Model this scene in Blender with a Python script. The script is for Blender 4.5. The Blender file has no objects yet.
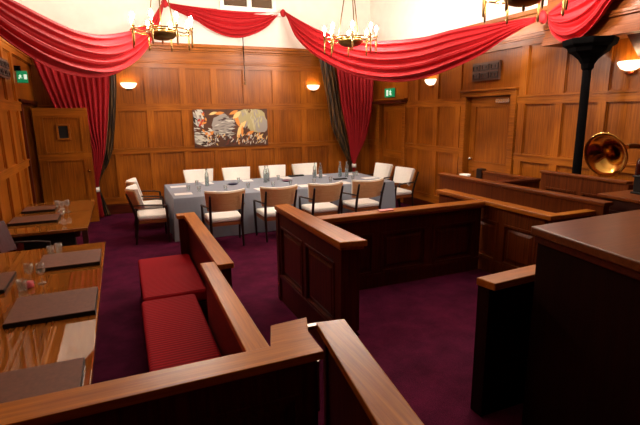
import bpy, math, random
from mathutils import Vector, Matrix
random.seed(4)
scene = bpy.context.scene
COL = scene.collection
pi, sin, cos = math.pi, math.sin, math.cos

# ------------------------------------------------------------------ helpers
def lin(r, g, b):
    def f(c):
        c /= 255.0
        return c / 12.92 if c <= .04045 else ((c + .055) / 1.055) ** 2.4
    return (f(r), f(g), f(b), 1.0)

def new_mat(name):
    m = bpy.data.materials.new(name); m.use_nodes = True
    nt = m.node_tree
    return m, nt, nt.nodes['Principled BSDF']

def plain(name, rgb, rough=.5, metal=0, emit=None, strength=0, trans=0, ior=1.45, sheen=0, coat=0, noise=0, nscale=30, bump=0):
    m, nt, p = new_mat(name)
    c = lin(*rgb)
    p.inputs['Base Color'].default_value = c
    p.inputs['Roughness'].default_value = rough
    p.inputs['Metallic'].default_value = metal
    p.inputs['IOR'].default_value = ior
    p.inputs['Transmission Weight'].default_value = trans
    p.inputs['Sheen Weight'].default_value = sheen
    p.inputs['Coat Weight'].default_value = coat
    p.inputs['Coat Roughness'].default_value = .05
    if emit:
        p.inputs['Emission Color'].default_value = lin(*emit)
        p.inputs['Emission Strength'].default_value = strength
    if noise or bump:
        tc = nt.nodes.new('ShaderNodeTexCoord')
        n = nt.nodes.new('ShaderNodeTexNoise'); n.inputs['Scale'].default_value = nscale; n.inputs['Detail'].default_value = 4
        nt.links.new(tc.outputs['Object'], n.inputs['Vector'])
        if noise:
            r = nt.nodes.new('ShaderNodeValToRGB')
            r.color_ramp.elements[0].position = .3; r.color_ramp.elements[1].position = .7
            r.color_ramp.elements[0].color = (c[0]*(1-noise), c[1]*(1-noise), c[2]*(1-noise), 1)
            r.color_ramp.elements[1].color = (min(1, c[0]*(1+noise)), min(1, c[1]*(1+noise)), min(1, c[2]*(1+noise)), 1)
            nt.links.new(n.outputs['Fac'], r.inputs['Fac']); nt.links.new(r.outputs['Color'], p.inputs['Base Color'])
        if bump:
            b = nt.nodes.new('ShaderNodeBump'); b.inputs['Strength'].default_value = bump; b.inputs['Distance'].default_value = .01
            nt.links.new(n.outputs['Fac'], b.inputs['Height']); nt.links.new(b.outputs['Normal'], p.inputs['Normal'])
    return m

def wood(name, dark, light, grain='Z', rough=.4, coat=0, ior=1.45, fine=1.0, spec=.5):
    """streaky grain stretched along one axis, plus slow board-to-board variation"""
    m, nt, p = new_mat(name)
    tc = nt.nodes.new('ShaderNodeTexCoord'); mp = nt.nodes.new('ShaderNodeMapping')
    s = {'X': (.9, 22*fine, 22*fine), 'Y': (22*fine, .9, 22*fine), 'Z': (22*fine, 22*fine, .9)}[grain]
    mp.inputs['Scale'].default_value = s
    nt.links.new(tc.outputs['Object'], mp.inputs['Vector'])
    n = nt.nodes.new('ShaderNodeTexNoise'); n.inputs['Scale'].default_value = 2.2; n.inputs['Detail'].default_value = 6; n.inputs['Roughness'].default_value = .6
    n.inputs['Distortion'].default_value = .4
    nt.links.new(mp.outputs['Vector'], n.inputs['Vector'])
    n2 = nt.nodes.new('ShaderNodeTexNoise'); n2.inputs['Scale'].default_value = 1.3; n2.inputs['Detail'].default_value = 1
    nt.links.new(tc.outputs['Object'], n2.inputs['Vector'])
    ad = nt.nodes.new('ShaderNodeMath'); ad.operation = 'MULTIPLY_ADD'; ad.inputs[1].default_value = .45
    nt.links.new(n2.outputs['Fac'], ad.inputs[0])
    ml = nt.nodes.new('ShaderNodeMath'); ml.operation = 'MULTIPLY'; ml.inputs[1].default_value = .6
    nt.links.new(n.outputs['Fac'], ml.inputs[0]); nt.links.new(ml.outputs[0], ad.inputs[2])
    r = nt.nodes.new('ShaderNodeValToRGB')
    r.color_ramp.elements[0].position = .36; r.color_ramp.elements[0].color = lin(*dark)
    r.color_ramp.elements[1].position = .68; r.color_ramp.elements[1].color = lin(*light)
    nt.links.new(ad.outputs[0], r.inputs['Fac']); nt.links.new(r.outputs['Color'], p.inputs['Base Color'])
    p.inputs['Roughness'].default_value = rough
    p.inputs['Coat Weight'].default_value = coat; p.inputs['Coat Roughness'].default_value = .02
    p.inputs['IOR'].default_value = ior
    p.inputs['Specular IOR Level'].default_value = spec
    return m

class MB:
    """collects shapes, then links them as ONE mesh object"""
    def __init__(s): s.v = []; s.f = []; s.m = []
    def add(s, vs, fs, mi=0):
        o = len(s.v); s.v += [Vector(v) for v in vs]; s.f += [[i + o for i in f] for f in fs]; s.m += [mi]*len(fs)
    def box(s, x0, x1, y0, y1, z0, z1, mi=0):
        if x0 > x1: x0, x1 = x1, x0
        if y0 > y1: y0, y1 = y1, y0
        if z0 > z1: z0, z1 = z1, z0
        s.add([(x0,y0,z0),(x1,y0,z0),(x1,y1,z0),(x0,y1,z0),(x0,y0,z1),(x1,y0,z1),(x1,y1,z1),(x0,y1,z1)],
              [(0,3,2,1),(4,5,6,7),(0,1,5,4),(1,2,6,5),(2,3,7,6),(3,0,4,7)], mi)
    def prism(s, poly, z0, z1, mi=0):
        n = len(poly)
        a = sum(poly[i][0]*poly[(i+1)%n][1]-poly[(i+1)%n][0]*poly[i][1] for i in range(n))
        if a < 0: poly = poly[::-1]
        s.add([(x,y,z0) for x,y in poly]+[(x,y,z1) for x,y in poly],
              [tuple(range(n))[::-1], tuple(range(n,2*n))]+[(i,(i+1)%n,n+(i+1)%n,n+i) for i in range(n)], mi)
    def lathe(s, prof, seg=20, mi=0, org=(0,0,0), axis=None, caps=True):
        M = Matrix.Identity(3)
        if axis is not None: M = Vector((0,0,1)).rotation_difference(Vector(axis).normalized()).to_matrix()
        vs = []; fs = []
        for r, z in prof:
            for k in range(seg):
                a = 2*pi*k/seg
                vs.append(Vector(org)+M@Vector((r*cos(a), r*sin(a), z)))
        for i in range(len(prof)-1):
            for k in range(seg):
                k2 = (k+1) % seg
                fs.append((i*seg+k, i*seg+k2, (i+1)*seg+k2, (i+1)*seg+k))
        if caps:
            if prof[0][0] > 1e-4: fs.append(tuple(range(seg))[::-1])
            if prof[-1][0] > 1e-4: fs.append(tuple((len(prof)-1)*seg+k for k in range(seg)))
        s.add(vs, fs, mi)
    def tube(s, pts, r, seg=8, mi=0, flat=1.0):
        pts = [Vector(p) for p in pts]; n = len(pts)
        rs = r if isinstance(r, (list, tuple)) else [r]*n
        vs = []; fs = []
        ref = Vector((0,0,1))
        for i, p in enumerate(pts):
            d = (pts[min(i+1,n-1)]-pts[max(i-1,0)]).normalized()
            rf = ref if abs(d.dot(ref)) < .95 else Vector((0,1,0))
            a = d.cross(rf).normalized(); b = a.cross(d).normalized()
            for k in range(seg):
                t = 2*pi*(k+.5)/seg
                vs.append(p+a*rs[i]*cos(t)+b*rs[i]*flat*sin(t))
        for i in range(n-1):
            for k in range(seg):
                k2 = (k+1) % seg
                fs.append((i*seg+k, i*seg+k2, (i+1)*seg+k2, (i+1)*seg+k))
        fs.append(tuple(range(seg))[::-1]); fs.append(tuple((n-1)*seg+k for k in range(seg)))
        s.add(vs, fs, mi)
    def grid(s, rows, mi=0, close=False):
        n = len(rows); m = len(rows[0])
        vs = [v for r in rows for v in r]; fs = []
        for i in range(n-1):
            for j in range(m-1):
                fs.append((i*m+j, i*m+j+1, (i+1)*m+j+1, (i+1)*m+j))
        s.add(vs, fs, mi)
    def build(s, name, mats, parent=None, bevel=0, smooth=False, org=None, solid=0, seg=2, sub=0):
        if org is None: org = parent.location if parent is not None and parent.type == 'EMPTY' else (parent['_o'] if parent is not None and '_o' in parent else (0,0,0))
        o3 = Vector(org)
        me = bpy.data.meshes.new(name)
        me.from_pydata([v-o3 for v in s.v], [], s.f)
        mats = mats if isinstance(mats, (list, tuple)) else [mats]
        for m in mats: me.materials.append(m)
        me.polygons.foreach_set('material_index', s.m)
        if smooth: me.polygons.foreach_set('use_smooth', [True]*len(me.polygons))
        me.update()
        ob = bpy.data.objects.new(name, me); COL.objects.link(ob)
        if parent is not None: ob.parent = parent
        else: ob.location = o3
        ob['_o'] = tuple(o3)
        if solid:
            md = ob.modifiers.new('Solid', 'SOLIDIFY'); md.thickness = solid; md.offset = 0
        if bevel:
            md = ob.modifiers.new('Bevel', 'BEVEL'); md.width = bevel; md.segments = seg; md.limit_method = 'ANGLE'; md.angle_limit = math.radians(40)
        if sub:
            md = ob.modifiers.new('Sub', 'SUBSURF'); md.levels = sub; md.render_levels = sub
        return ob

def thing(name, loc, label, cat, group=None, rz=0):
    o = bpy.data.objects.new(name, None); COL.objects.link(o); o.empty_display_size = .1
    o.location = loc; o.rotation_euler = (0,0,rz)
    o['label'] = label; o['category'] = cat
    if group: o['group'] = group
    return o
def tag(o, label, cat, group=None):
    o['label'] = label; o['category'] = cat
    if group: o['group'] = group
    return o
def struct(o):
    o['kind'] = 'structure'; return o
def copy_tree(o, parent=None):
    c = o.copy(); COL.objects.link(c)
    if parent is not None: c.parent = parent
    for ch in list(o.children): copy_tree(ch, c)
    return c

class Face:
    """a vertical face: u along it, v up, w out of it"""
    def __init__(s, org, u, n): s.o = Vector(org); s.u = Vector(u); s.n = Vector(n)
    def P(s, u, v, w): return s.o+s.u*u+s.n*w+Vector((0,0,v))
    def box(s, mb, u0, u1, v0, v1, w0, w1, mi=0):
        vs = [s.P(a,b,c) for a,b,c in [(u0,v0,w0),(u1,v0,w0),(u1,v1,w0),(u0,v1,w0),(u0,v0,w1),(u1,v0,w1),(u1,v1,w1),(u0,v1,w1)]]
        mb.add(vs, [(0,3,2,1),(4,5,6,7),(0,1,5,4),(1,2,6,5),(2,3,7,6),(3,0,4,7)], mi)
    def field(s, mb, u0, u1, v0, v1, w0, w1, b, mi=0):
        vs = [s.P(a,c,w0) for a,c in [(u0,v0),(u1,v0),(u1,v1),(u0,v1)]]+[s.P(a,c,w1) for a,c in [(u0+b,v0+b),(u1-b,v0+b),(u1-b,v1-b),(u0+b,v1-b)]]
        mb.add(vs, [(4,5,6,7),(0,1,5,4),(1,2,6,5),(2,3,7,6),(3,0,4,7)], mi)
    def mould(s, mb, u0, u1, v0, v1, t, w0, w1, mi=0):
        """a thin raised bead round a panel opening"""
        s.box(mb,u0,u1,v0,v0+t,w0,w1,mi); s.box(mb,u0,u1,v1-t,v1,w0,w1,mi); s.box(mb,u0,u0+t,v0+t,v1-t,w0,w1,mi); s.box(mb,u1-t,u1,v0+t,v1-t,w0,w1,mi)

# ------------------------------------------------------------------ materials
M = {}
M['oakV'] = wood('oak_vertical', (108,52,9), (172,96,22), 'Z', .36, spec=.3)
M['oakS'] = wood('oak_stile', (120,60,12), (186,106,28), 'Z', .34, spec=.3)
M['oakX'] = wood('oak_along_x', (116,58,12), (182,104,28), 'X', .34, spec=.3)
M['oakY'] = wood('oak_along_y', (116,58,12), (182,104,28), 'Y', .34, spec=.3)
M['courtV'] = wood('court_panel', (54,18,9), (98,38,18), 'Z', .38, spec=0.22)
M['courtX'] = wood('court_along_x', (54,18,9), (98,38,18), 'X', .38, spec=0.22)
M['courtY'] = wood('court_along_y', (54,18,9), (98,38,18), 'Y', .38, spec=0.22)
M['pewV'] = wood('pew_panel', (84,36,12), (138,70,26), 'Z', .38, spec=0.22)
M['pewY'] = wood('pew_along_y', (92,42,14), (146,78,30), 'Y', .36, spec=0.22)
M['capX'] = wood('cap_along_x', (140,74,18), (198,122,36), 'X', .3, spec=0.35)
M['capY'] = wood('cap_along_y', (140,74,18), (198,122,36), 'Y', .3, spec=0.35)
M['deskX'] = wood('desk_top_wood', (90,44,20), (134,76,38), 'X', .28, spec=0.4)
M['darkwood'] = plain('dark_chair_wood', (38,20,14), .35)
M['railwood'] = plain('brown_chair_rail', (140,78,40), .4)
M['tan'] = wood('chair_back_veneer', (226,168,112), (246,204,152), 'X', .4)
M['cream'] = plain('cream_upholstery', (250,247,240), .6, noise=.04, nscale=60)
M['plaster'] = plain('white_plaster', (232,221,210), .9, noise=.03, nscale=6)
M['ceilingm'] = plain('ceiling_plaster', (226,216,204), .95)
M['red'] = plain('red_drape', (172,10,20), .7, sheen=.0, noise=.06, nscale=12)
M['curtain'] = plain('dark_red_curtain', (164,12,24), .75, sheen=.0, noise=.08, nscale=14)
M['cloth'] = plain('grey_tablecloth', (146,154,168), .8, noise=.05, nscale=120)
M['brass'] = plain('brass', (205,160,80), .16, 1)
M['oldbrass'] = plain('dark_brass', (120,90,48), .35, 1)
M['iron'] = plain('black_iron', (8,6,6), 1.0)
M['iron'].node_tree.nodes['Principled BSDF'].inputs['Specular IOR Level'].default_value = .05
M['chrome'] = plain('bright_metal', (210,205,195), .25, 1)
M['glass'] = plain('clear_glass', (250,252,250), .02, trans=1, ior=1.45)
def thin_glass(name, tint=(246,250,250), haze=.06):
    m, nt, p = new_mat(name)
    nt.nodes.remove(p)
    out = nt.nodes['Material Output']
    t = nt.nodes.new('ShaderNodeBsdfTransparent'); t.inputs[0].default_value = lin(*tint)
    g = nt.nodes.new('ShaderNodeBsdfGlossy'); g.inputs['Roughness'].default_value = .06
    fr = nt.nodes.new('ShaderNodeLayerWeight'); fr.inputs['Blend'].default_value = .25
    df = nt.nodes.new('ShaderNodeBsdfDiffuse'); df.inputs[0].default_value = lin(*tint)
    m0 = nt.nodes.new('ShaderNodeMixShader'); m0.inputs[0].default_value = haze
    mx = nt.nodes.new('ShaderNodeMixShader')
    nt.links.new(t.outputs[0], m0.inputs[1]); nt.links.new(df.outputs[0], m0.inputs[2])
    nt.links.new(fr.outputs['Facing'], mx.inputs[0]); nt.links.new(m0.outputs[0], mx.inputs[1]); nt.links.new(g.outputs[0], mx.inputs[2])
    nt.links.new(mx.outputs[0], out.inputs['Surface'])
    return m
M['glass'] = thin_glass('clear_glass')
M['white'] = plain('white_paper', (240,240,238), .7)
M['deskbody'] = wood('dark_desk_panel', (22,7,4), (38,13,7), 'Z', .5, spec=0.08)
M['black'] = plain('black_edge', (14,12,12), .5)
M['blotter'] = plain('brown_leather', (104,62,42), .6, noise=.18, nscale=40)
M['bulb'] = plain('lit_bulb', (255,240,210), .5, emit=(255,243,228), strength=950)
M['shade'] = plain('lit_shade', (255,240,215), .4, emit=(255,238,208), strength=1.7)
M['sbulb'] = plain('lit_sconce_bulb', (255,240,210), .5, emit=(255,228,190), strength=90)
M['candle'] = plain('candle_tube', (230,220,190), .5)
M['exit'] = plain('exit_sign_green', (20,150,100), .4, emit=(30,190,120), strength=.15)
M['exitw'] = plain('exit_sign_white', (235,250,235), .4, emit=(220,255,230), strength=.5)
M['pane'] = plain('dark_window_glass', (84,64,44), .08, coat=.5)
M['paint'] = plain('white_paint', (238,232,222), .45)
M['grille'] = plain('dark_grille', (104,70,54), .6)
M['rubber'] = plain('dark_void', (18,12,10), .7)
M['pink'] = plain('pink_paper', (224,150,150), .7)
M['maroonseat'] = plain('maroon_leather', (70,20,22), .5)

def carpet():
    m, nt, p = new_mat('plum_carpet')
    tc = nt.nodes.new('ShaderNodeTexCoord')
    n = nt.nodes.new('ShaderNodeTexNoise'); n.inputs['Scale'].default_value = 3.4; n.inputs['Detail'].default_value = 6; n.inputs['Roughness'].default_value = .65
    nf = nt.nodes.new('ShaderNodeTexNoise'); nf.inputs['Scale'].default_value = 160; nf.inputs['Detail'].default_value = 2
    for q in (n, nf): nt.links.new(tc.outputs['Object'], q.inputs['Vector'])
    mx = nt.nodes.new('ShaderNodeMath'); mx.operation = 'MULTIPLY_ADD'; mx.inputs[1].default_value = .45
    nt.links.new(nf.outputs['Fac'], mx.inputs[0])
    m2 = nt.nodes.new('ShaderNodeMath'); m2.operation = 'MULTIPLY'; m2.inputs[1].default_value = .55
    nt.links.new(n.outputs['Fac'], m2.inputs[0]); nt.links.new(m2.outputs[0], mx.inputs[2])
    r = nt.nodes.new('ShaderNodeValToRGB')
    r.color_ramp.elements[0].position = .34; r.color_ramp.elements[0].color = lin(50,7,30)
    r.color_ramp.elements[1].position = .66; r.color_ramp.elements[1].color = lin(96,22,56)
    nt.links.new(mx.outputs[0], r.inputs['Fac']); nt.links.new(r.outputs['Color'], p.inputs['Base Color'])
    p.inputs['Roughness'].default_value = 1.0; p.inputs['Specular IOR Level'].default_value = .1
    b = nt.nodes.new('ShaderNodeBump'); b.inputs['Strength'].default_value = .4; b.inputs['Distance'].default_value = .008
    nt.links.new(nf.outputs['Fac'], b.inputs['Height']); nt.links.new(b.outputs['Normal'], p.inputs['Normal'])
    return m
M['carpet'] = carpet()

def ribbed():
    m, nt, p = new_mat('red_ribbed_cloth')
    tc = nt.nodes.new('ShaderNodeTexCoord')
    w = nt.nodes.new('ShaderNodeTexWave'); w.bands_direction = 'Y'; w.inputs['Scale'].default_value = 9; w.inputs['Distortion'].default_value = .6; w.inputs['Detail'].default_value = 1
    nt.links.new(tc.outputs['Object'], w.inputs['Vector'])
    r = nt.nodes.new('ShaderNodeValToRGB')
    r.color_ramp.elements[0].color = lin(132,5,18); r.color_ramp.elements[1].color = lin(184,14,34)
    nt.links.new(w.outputs['Fac'], r.inputs['Fac']); nt.links.new(r.outputs['Color'], p.inputs['Base Color'])
    p.inputs['Roughness'].default_value = .75; p.inputs['Specular IOR Level'].default_value = .12
    b = nt.nodes.new('ShaderNodeBump'); b.inputs['Strength'].default_value = .35; b.inputs['Distance'].default_value = .006
    nt.links.new(w.outputs['Fac'], b.inputs['Height']); nt.links.new(b.outputs['Normal'], p.inputs['Normal'])
    return m
M['ribbed'] = ribbed()
def golddrape():
    m, nt, p = new_mat('brown_gold_drape')
    tc = nt.nodes.new('ShaderNodeTexCoord')
    n = nt.nodes.new('ShaderNodeTexNoise'); n.inputs['Scale'].default_value = 5; n.inputs['Detail'].default_value = 4
    mp = nt.nodes.new('ShaderNodeMapping'); mp.inputs['Scale'].default_value = (4,4,.25); nt.links.new(tc.outputs['Object'], mp.inputs['Vector'])
    nt.links.new(mp.outputs['Vector'], n.inputs['Vector'])
    r = nt.nodes.new('ShaderNodeValToRGB')
    r.color_ramp.elements[0].position = .45; r.color_ramp.elements[0].color = lin(40,26,14); r.color_ramp.elements[1].position = .7; r.color_ramp.elements[1].color = lin(124,86,40)  # gold end paints the cloth's stripes and its sheen into the colour
    nt.links.new(n.outputs['Fac'], r.inputs['Fac']); nt.links.new(r.outputs['Color'], p.inputs['Base Color'])
    p.inputs['Roughness'].default_value = .45
    return m
M['gold'] = golddrape()
M['gloss'] = wood('glossy_table_top', (116,66,22), (142,86,34), 'Y', .3, coat=1.0, fine=.7)
M['gloss'].node_tree.nodes['Principled BSDF'].inputs['Coat IOR'].default_value = 2.0
M['gloss'].node_tree.nodes['Principled BSDF'].inputs['Coat Roughness'].default_value = .0
M['gloss'].node_tree.nodes['Principled BSDF'].inputs['Specular IOR Level'].default_value = .0
M['tabledark'] = wood('dark_table_wood', (50,22,14), (84,40,24), 'Y', .4)

# ------------------------------------------------------------------ room
XL, XR, YB, YF, ZC = -1.5, 6.05, 10.9, -2.2, 5.9
ZP = 3.6
mb = MB(); mb.box(XL-1.6, XR+.2, YF-.2, YB+.2, -.1, 0)
struct(mb.build('floor', M['carpet']))
PZ = .32
mb = MB(); mb.prism([(1.36,YF+.1),(3.68,YF+.1),(3.68,3.97),(1.655,3.97),(1.655,3.1),(1.36,3.1)], .001, PZ)
struct(mb.build('floor_raised', M['carpet']))
mb = MB(); mb.box(XL-.2, XR+.2, YF-.2, YB+.2, ZC, ZC+.1)
struct(mb.build('ceiling', M['ceilingm']))

def panelled(mb, F, u0, u1, stiles, holes=(), zt=ZP, sw=.14):
    """oak panelling standing proud of a slab: materials 0 vertical grain, 1 horizontal grain"""
    rails = [(0, .34), (1.29, 1.40), (2.20, 2.33), (3.10, 3.20)]
    def blocked(a, b, z0, z1):
        for h in holes:
            if a < h[1]-1e-3 and b > h[0]+1e-3 and z0 < h[3]-1e-3 and z1 > h[2]+1e-3: return h
        return None
    def hbox(a, b, z0, z1, w0, w1, mi):
        segs = [(a, b)]
        for h in holes:
            if z0 < h[3]-1e-3 and z1 > h[2]+1e-3:
                ns = []
                for s, e in segs:
                    if h[1] <= s or h[0] >= e: ns.append((s, e)); continue
                    if s < h[0]: ns.append((s, h[0]))
                    if e > h[1]: ns.append((h[1], e))
                segs = ns
        for s, e in segs: F.box(mb, s, e, z0, z1, w0, w1, mi)
    for z0, z1 in rails:
        hbox(u0, u1, z0, z1, 0, .036, 1)
    hbox(u0, u1, 1.385, 1.41, 0, .048, 1); hbox(u0, u1, 2.315, 2.345, 0, .05, 1)
    hbox(u0, u1, .33, .36, 0, .04, 1)
    hbox(u0, u1, 3.20, 3.46, 0, .018, 1)
    spans = [(.36, 1.29), (1.41, 2.20), (2.345, 3.10)]
    ss = [u0] + list(stiles) + [u1]
    for s in stiles:
        for z0, z1 in spans:
            h = blocked(s-sw/2, s+sw/2, z0, z1)
            if h is None: F.box(mb, s-sw/2, s+sw/2, z0, z1, 0, .034, 3)
    for i in range(len(ss)-1):
        a = ss[i]+(sw/2 if i else 0); b = ss[i+1]-(sw/2 if i < len(ss)-2 else 0)
        for z0, z1 in spans:
            aa, bb = a, b
            h = blocked(aa, bb, z0, z1)
            if h:
                if h[0] > aa+.15: bb = h[0]
                elif h[1] < bb-.15: aa = h[1]
                else: continue
            if bb-aa < .2: continue
            F.mould(mb, aa, bb, z0, z1, .018, 0, .012, 0)

def cornice(F, u0, u1):
    mb = MB()
    F.box(mb, u0, u1, 3.19, 3.225, 0, .05); F.box(mb, u0, u1, 3.225, 3.27, 0, .035)
    F.box(mb, u0, u1, 3.44, 3.48, 0, .04); F.box(mb, u0, u1, 3.48, 3.54, 0, .075); F.box(mb, u0, u1, 3.54, ZP+.01, 0, .11)
    return mb

# back wall
mb = MB(); FB = Face((0, YB, 0), (1,0,0), (0,-1,0))
mb.box(XL-.2, XR+.2, YB, YB+.2, 0, ZP, 0); mb.box(XL-.2, XR+.2, YB, YB+.2, ZP, ZC, 2)
panelled(mb, FB, XL, XR, [-.79, -.075, .638, 1.366, 2.046, 2.785, 3.489, 4.203, 4.92, 5.6])
struct(mb.build('wall_back', [M['oakV'], M['oakX'], M['plaster'], M['oakS']]))
struct(cornice(FB, XL, XR).build('trim_1', M['oakX'], bevel=.008))
mb = MB(); FB.box(mb, XL, XR, 0, .2, .03, .05); FB.box(mb, XL, XR, .2, .225, .03, .042); struct(mb.build('baseboard_back', M['courtX']))
# right wall
mb = MB(); FR = Face((XR, 0, 0), (0,1,0), (-1,0,0))
D2 = (6.02, 7.12, 0, 2.36); D3 = (9.25, 10.3, 0, 2.3)
ys = [(YF, D2[0]), (D2[1], D3[0]), (D3[1], YB+.2)]
for a, b in ys: mb.box(XR, XR+.2, a, b, 0, ZP, 0)
mb.box(XR, XR+.2, D2[0], D2[1], D2[3], ZP, 0); mb.box(XR, XR+.2, D3[0], D3[1], D3[3], ZP, 0)
mb.box(XR, XR+.2, YF, YB+.2, ZP, ZC, 2)
H2 = (D2[0]-.13, D2[1]+.13, 0, D2[3]+.13); H3 = (D3[0]-.12, D3[1]+.12, 0, D3[3]+.12)
panelled(mb, FR, YF, YB, [-1.2, -.5, .2, .9, 1.6, 2.3, 3.0, 3.7, 4.42, 5.1, 5.8, 7.36, 8.05, 8.75], holes=(H2, H3))
struct(mb.build('wall_right', [M['oakV'], M['oakY'], M['plaster'], M['oakS']]))
struct(cornice(FR, 5.1, YB-.12).build('trim_2', M['oakY'], bevel=.008))
mb = MB()
for a, b in [(YF, H2[0]), (H2[1], H3[0])]: FR.box(mb, a, b, 0, .2, .03, .05)
struct(mb.build('baseboard_right', M['courtY']))
# left wall with a doorway
mb = MB(); FL = Face((XL, 0, 0), (0,1,0), (1,0,0)); D1 = (9.28, 10.28, 0, 2.28)
mb.box(XL-.2, XL, YF, D1[0], 0, ZP, 0); mb.box(XL-.2, XL, D1[1], YB+.2, 0, ZP, 0); mb.box(XL-.2, XL, D1[0], D1[1], D1[3], ZP, 0)
mb.box(XL-.2, XL, YF, YB+.2, ZP, ZC, 2)
panelled(mb, FL, YF, YB, [-1.5, -.8, -.1, .6, 1.3, 2.0, 2.7, 3.4, 4.1, 4.8, 5.5, 6.2, 6.9, 7.6, 8.3, 8.95], holes=((D1[0]-.1, YB-.02, 0, D1[3]+.02),))
struct(mb.build('wall_left', [M['oakV'], M['oakY'], M['plaster'], M['oakS']]))
struct(cornice(FL, YF, YB-.12).build('trim_3', M['oakY'], bevel=.008))
mb = MB(); FL.box(mb, YF, D1[0]-.1, 0, .2, .03, .05); struct(mb.build('baseboard_left', M['courtY']))
mb = MB(); mb.box(XL-1.6, XL-1.5, 8.4, YB+.2, 0, 2.8); mb.box(XL-1.5, XL-.2, 8.4, 8.5, 0, 2.8); mb.box(XL-1.5, XL-.2, YB+.1, YB+.2, 0, 2.8); mb.box(XL-1.6, XL-.2, 8.4, YB+.2, 2.8, 2.9)
struct(mb.build('wall_lobby', M['courtV']))
mb = MB(); mb.box(XL-.2, XR+.2, YF-.2, YF, 0, 3.0, 0); mb.box(XL-.2, XR+.2, YF-.2, YF, 3.0, ZC, 1)
struct(mb.build('wall_front', [M['courtV'], M['plaster']]))
# unseen gallery added over the viewer's end to keep the foreground dark
mb = MB(); mb.box(XL, XR, YF, 1.0, 2.985, 4.2); mb.box(XL, XR, 1.0, 1.04, 3.03, 3.09); mb.box(XL, XR, 1.0, 1.06, 4.1, 4.2)
struct(mb.build('unseen_gallery', M['courtX']))

# doors
def casing(F, D, w=.12, t=.06):
    mb = MB()
    F.box(mb, D[0]-w, D[0], 0, D[3], -.02, t); F.box(mb, D[1], D[1]+w, 0, D[3], -.02, t)
    F.box(mb, D[0]-w, D[1]+w, D[3], D[3]+w*.75, -.02, t); F.box(mb, D[0]-w-.03, D[1]+w+.03, D[3]+w*.75, D[3]+w, -.02, t+.05)
    return mb
def door_leaf(F, D, wd):
    mb = MB(); g = .008
    F.box(mb, D[0]+g, D[1]-g, .01, D[3]-g, wd-.045, wd)
    u0, u1 = D[0]+g, D[1]-g
    for z0, z1 in [(.01, .26), (1.02, 1.16), (D[3]-.16, D[3]-g)]: F.box(mb, u0, u1, z0, z1, wd, wd+.014, 1)
    for a, b in [(u0, u0+.12), (u1-.12, u1)]: F.box(mb, a, b, .01, D[3]-g, wd, wd+.0135)
    for z0, z1 in [(.26, 1.02), (1.16, D[3]-.16)]: F.mould(mb, u0+.12, u1-.12, z0, z1, .025, wd, wd+.022)
    return mb
d2 = struct(door_leaf(FR, D2, -.09).build('door_2', [M['oakV'], M['oakY']]))
casing(FR, D2).build('casing', M['oakY'], d2, bevel=.006)
mb = MB(); mb.tube([FR.P(D2[1]-.09, 1.22, -.09), FR.P(D2[1]-.09, 1.22, -.02)], .014); mb.lathe([(.0,0),(.03,.004),(.034,.02),(.02,.036),(0,.04)], 12, org=FR.P(D2[1]-.09, 1.22, -.05), axis=(-1,0,0))
h = mb.build('door_handle', M['chrome'], d2, smooth=True); h['label'] = 'bright round metal door knob'
mb = MB(); FR.box(mb, D2[0]+.1, D2[0]+.42, 2.24, 2.31, -.075, -.02)
c = mb.build('door_closer', M['chrome'], d2, bevel=.006); c['label'] = 'small bright metal door closer box'
d3 = struct(door_leaf(FR, D3, -.09).build('door_3', [M['oakV'], M['oakY']]))
casing(FR, D3).build('casing', M['oakY'], d3, bevel=.006)
mb = MB(); FR.box(mb, D3[0]-.16, D3[1]+.16, 2.31, 2.37, .02, .2); mb.build('lintel_shelf', M['courtY'], d3, bevel=.006)
# open door of the left doorway, standing out from the wall
FD = Face((XL+.03, 10.21, 0), (1,0,0), (0,-1,0))
W1 = .92
mb = MB(); FD.box(mb, 0, W1, .015, 2.26, -.045, 0)
for z0, z1 in [(.015, .25), (1.28, 1.40), (2.1, 2.26)]:
    FD.box(mb, 0, W1, z0, z1, 0, .014, 1)
for a, b in [(0, .13), (W1-.13, W1)]: FD.box(mb, a, b, .015, 2.26, 0, .0135)
for z0, z1 in [(.25, 1.28), (1.40, 2.1)]: FD.mould(mb, .13, W1-.13, z0, z1, .025, 0, .02)
d1 = struct(mb.build('door_1', [M['oakV'], M['oakX']]))
mb = MB(); FD.mould(mb, .36, .59, 1.66, 1.96, .035, 0, .03); f = mb.build('viewing_window_frame', M['oakX'], d1, bevel=.004)
mb = MB(); FD.box(mb, .395, .555, 1.695, 1.925, 0, .012); mb.build('pane', M['rubber'], f)
mb = MB(); mb.lathe([(0,0),(.028,.005),(.03,.02),(0,.04)], 12, org=FD.P(W1-.08, 1.05, .012), axis=(0,-1,0)); mb.build('door_handle', M['brass'], d1, smooth=True)
mb = MB(); mb.box(XL, XL+.05, D1[0]-.11, D1[0], 0, D1[3]+.1); mb.box(XL, XL+.05, D1[0]-.11, YB-.03, D1[3]+.02, D1[3]+.12)
struct(mb.build('trim_4', M['courtV'], bevel=.006))

# upper windows on the back wall
def window(n, x0, x1, z0, z1, mull):
    mb = MB(); FB.box(mb, x0+.07, x1-.07, z0+.07, z1-.07, .002, .012); g = struct(mb.build('window_%d' % n, M['pane']))
    mb = MB(); FB.mould(mb, x0, x1, z0, z1, .09, 0, .07)
    for m in mull: FB.box(mb, m-.05, m+.05, z0, z1, .0, .06)
    FB.box(mb, x0-.08, x1+.08, z0-.06, z0, 0, .12)
    mb.build('window_frame', M['paint'], g, bevel=.006)
window(1, 2.27, 3.56, 4.36, 5.6, [2.935])

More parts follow.
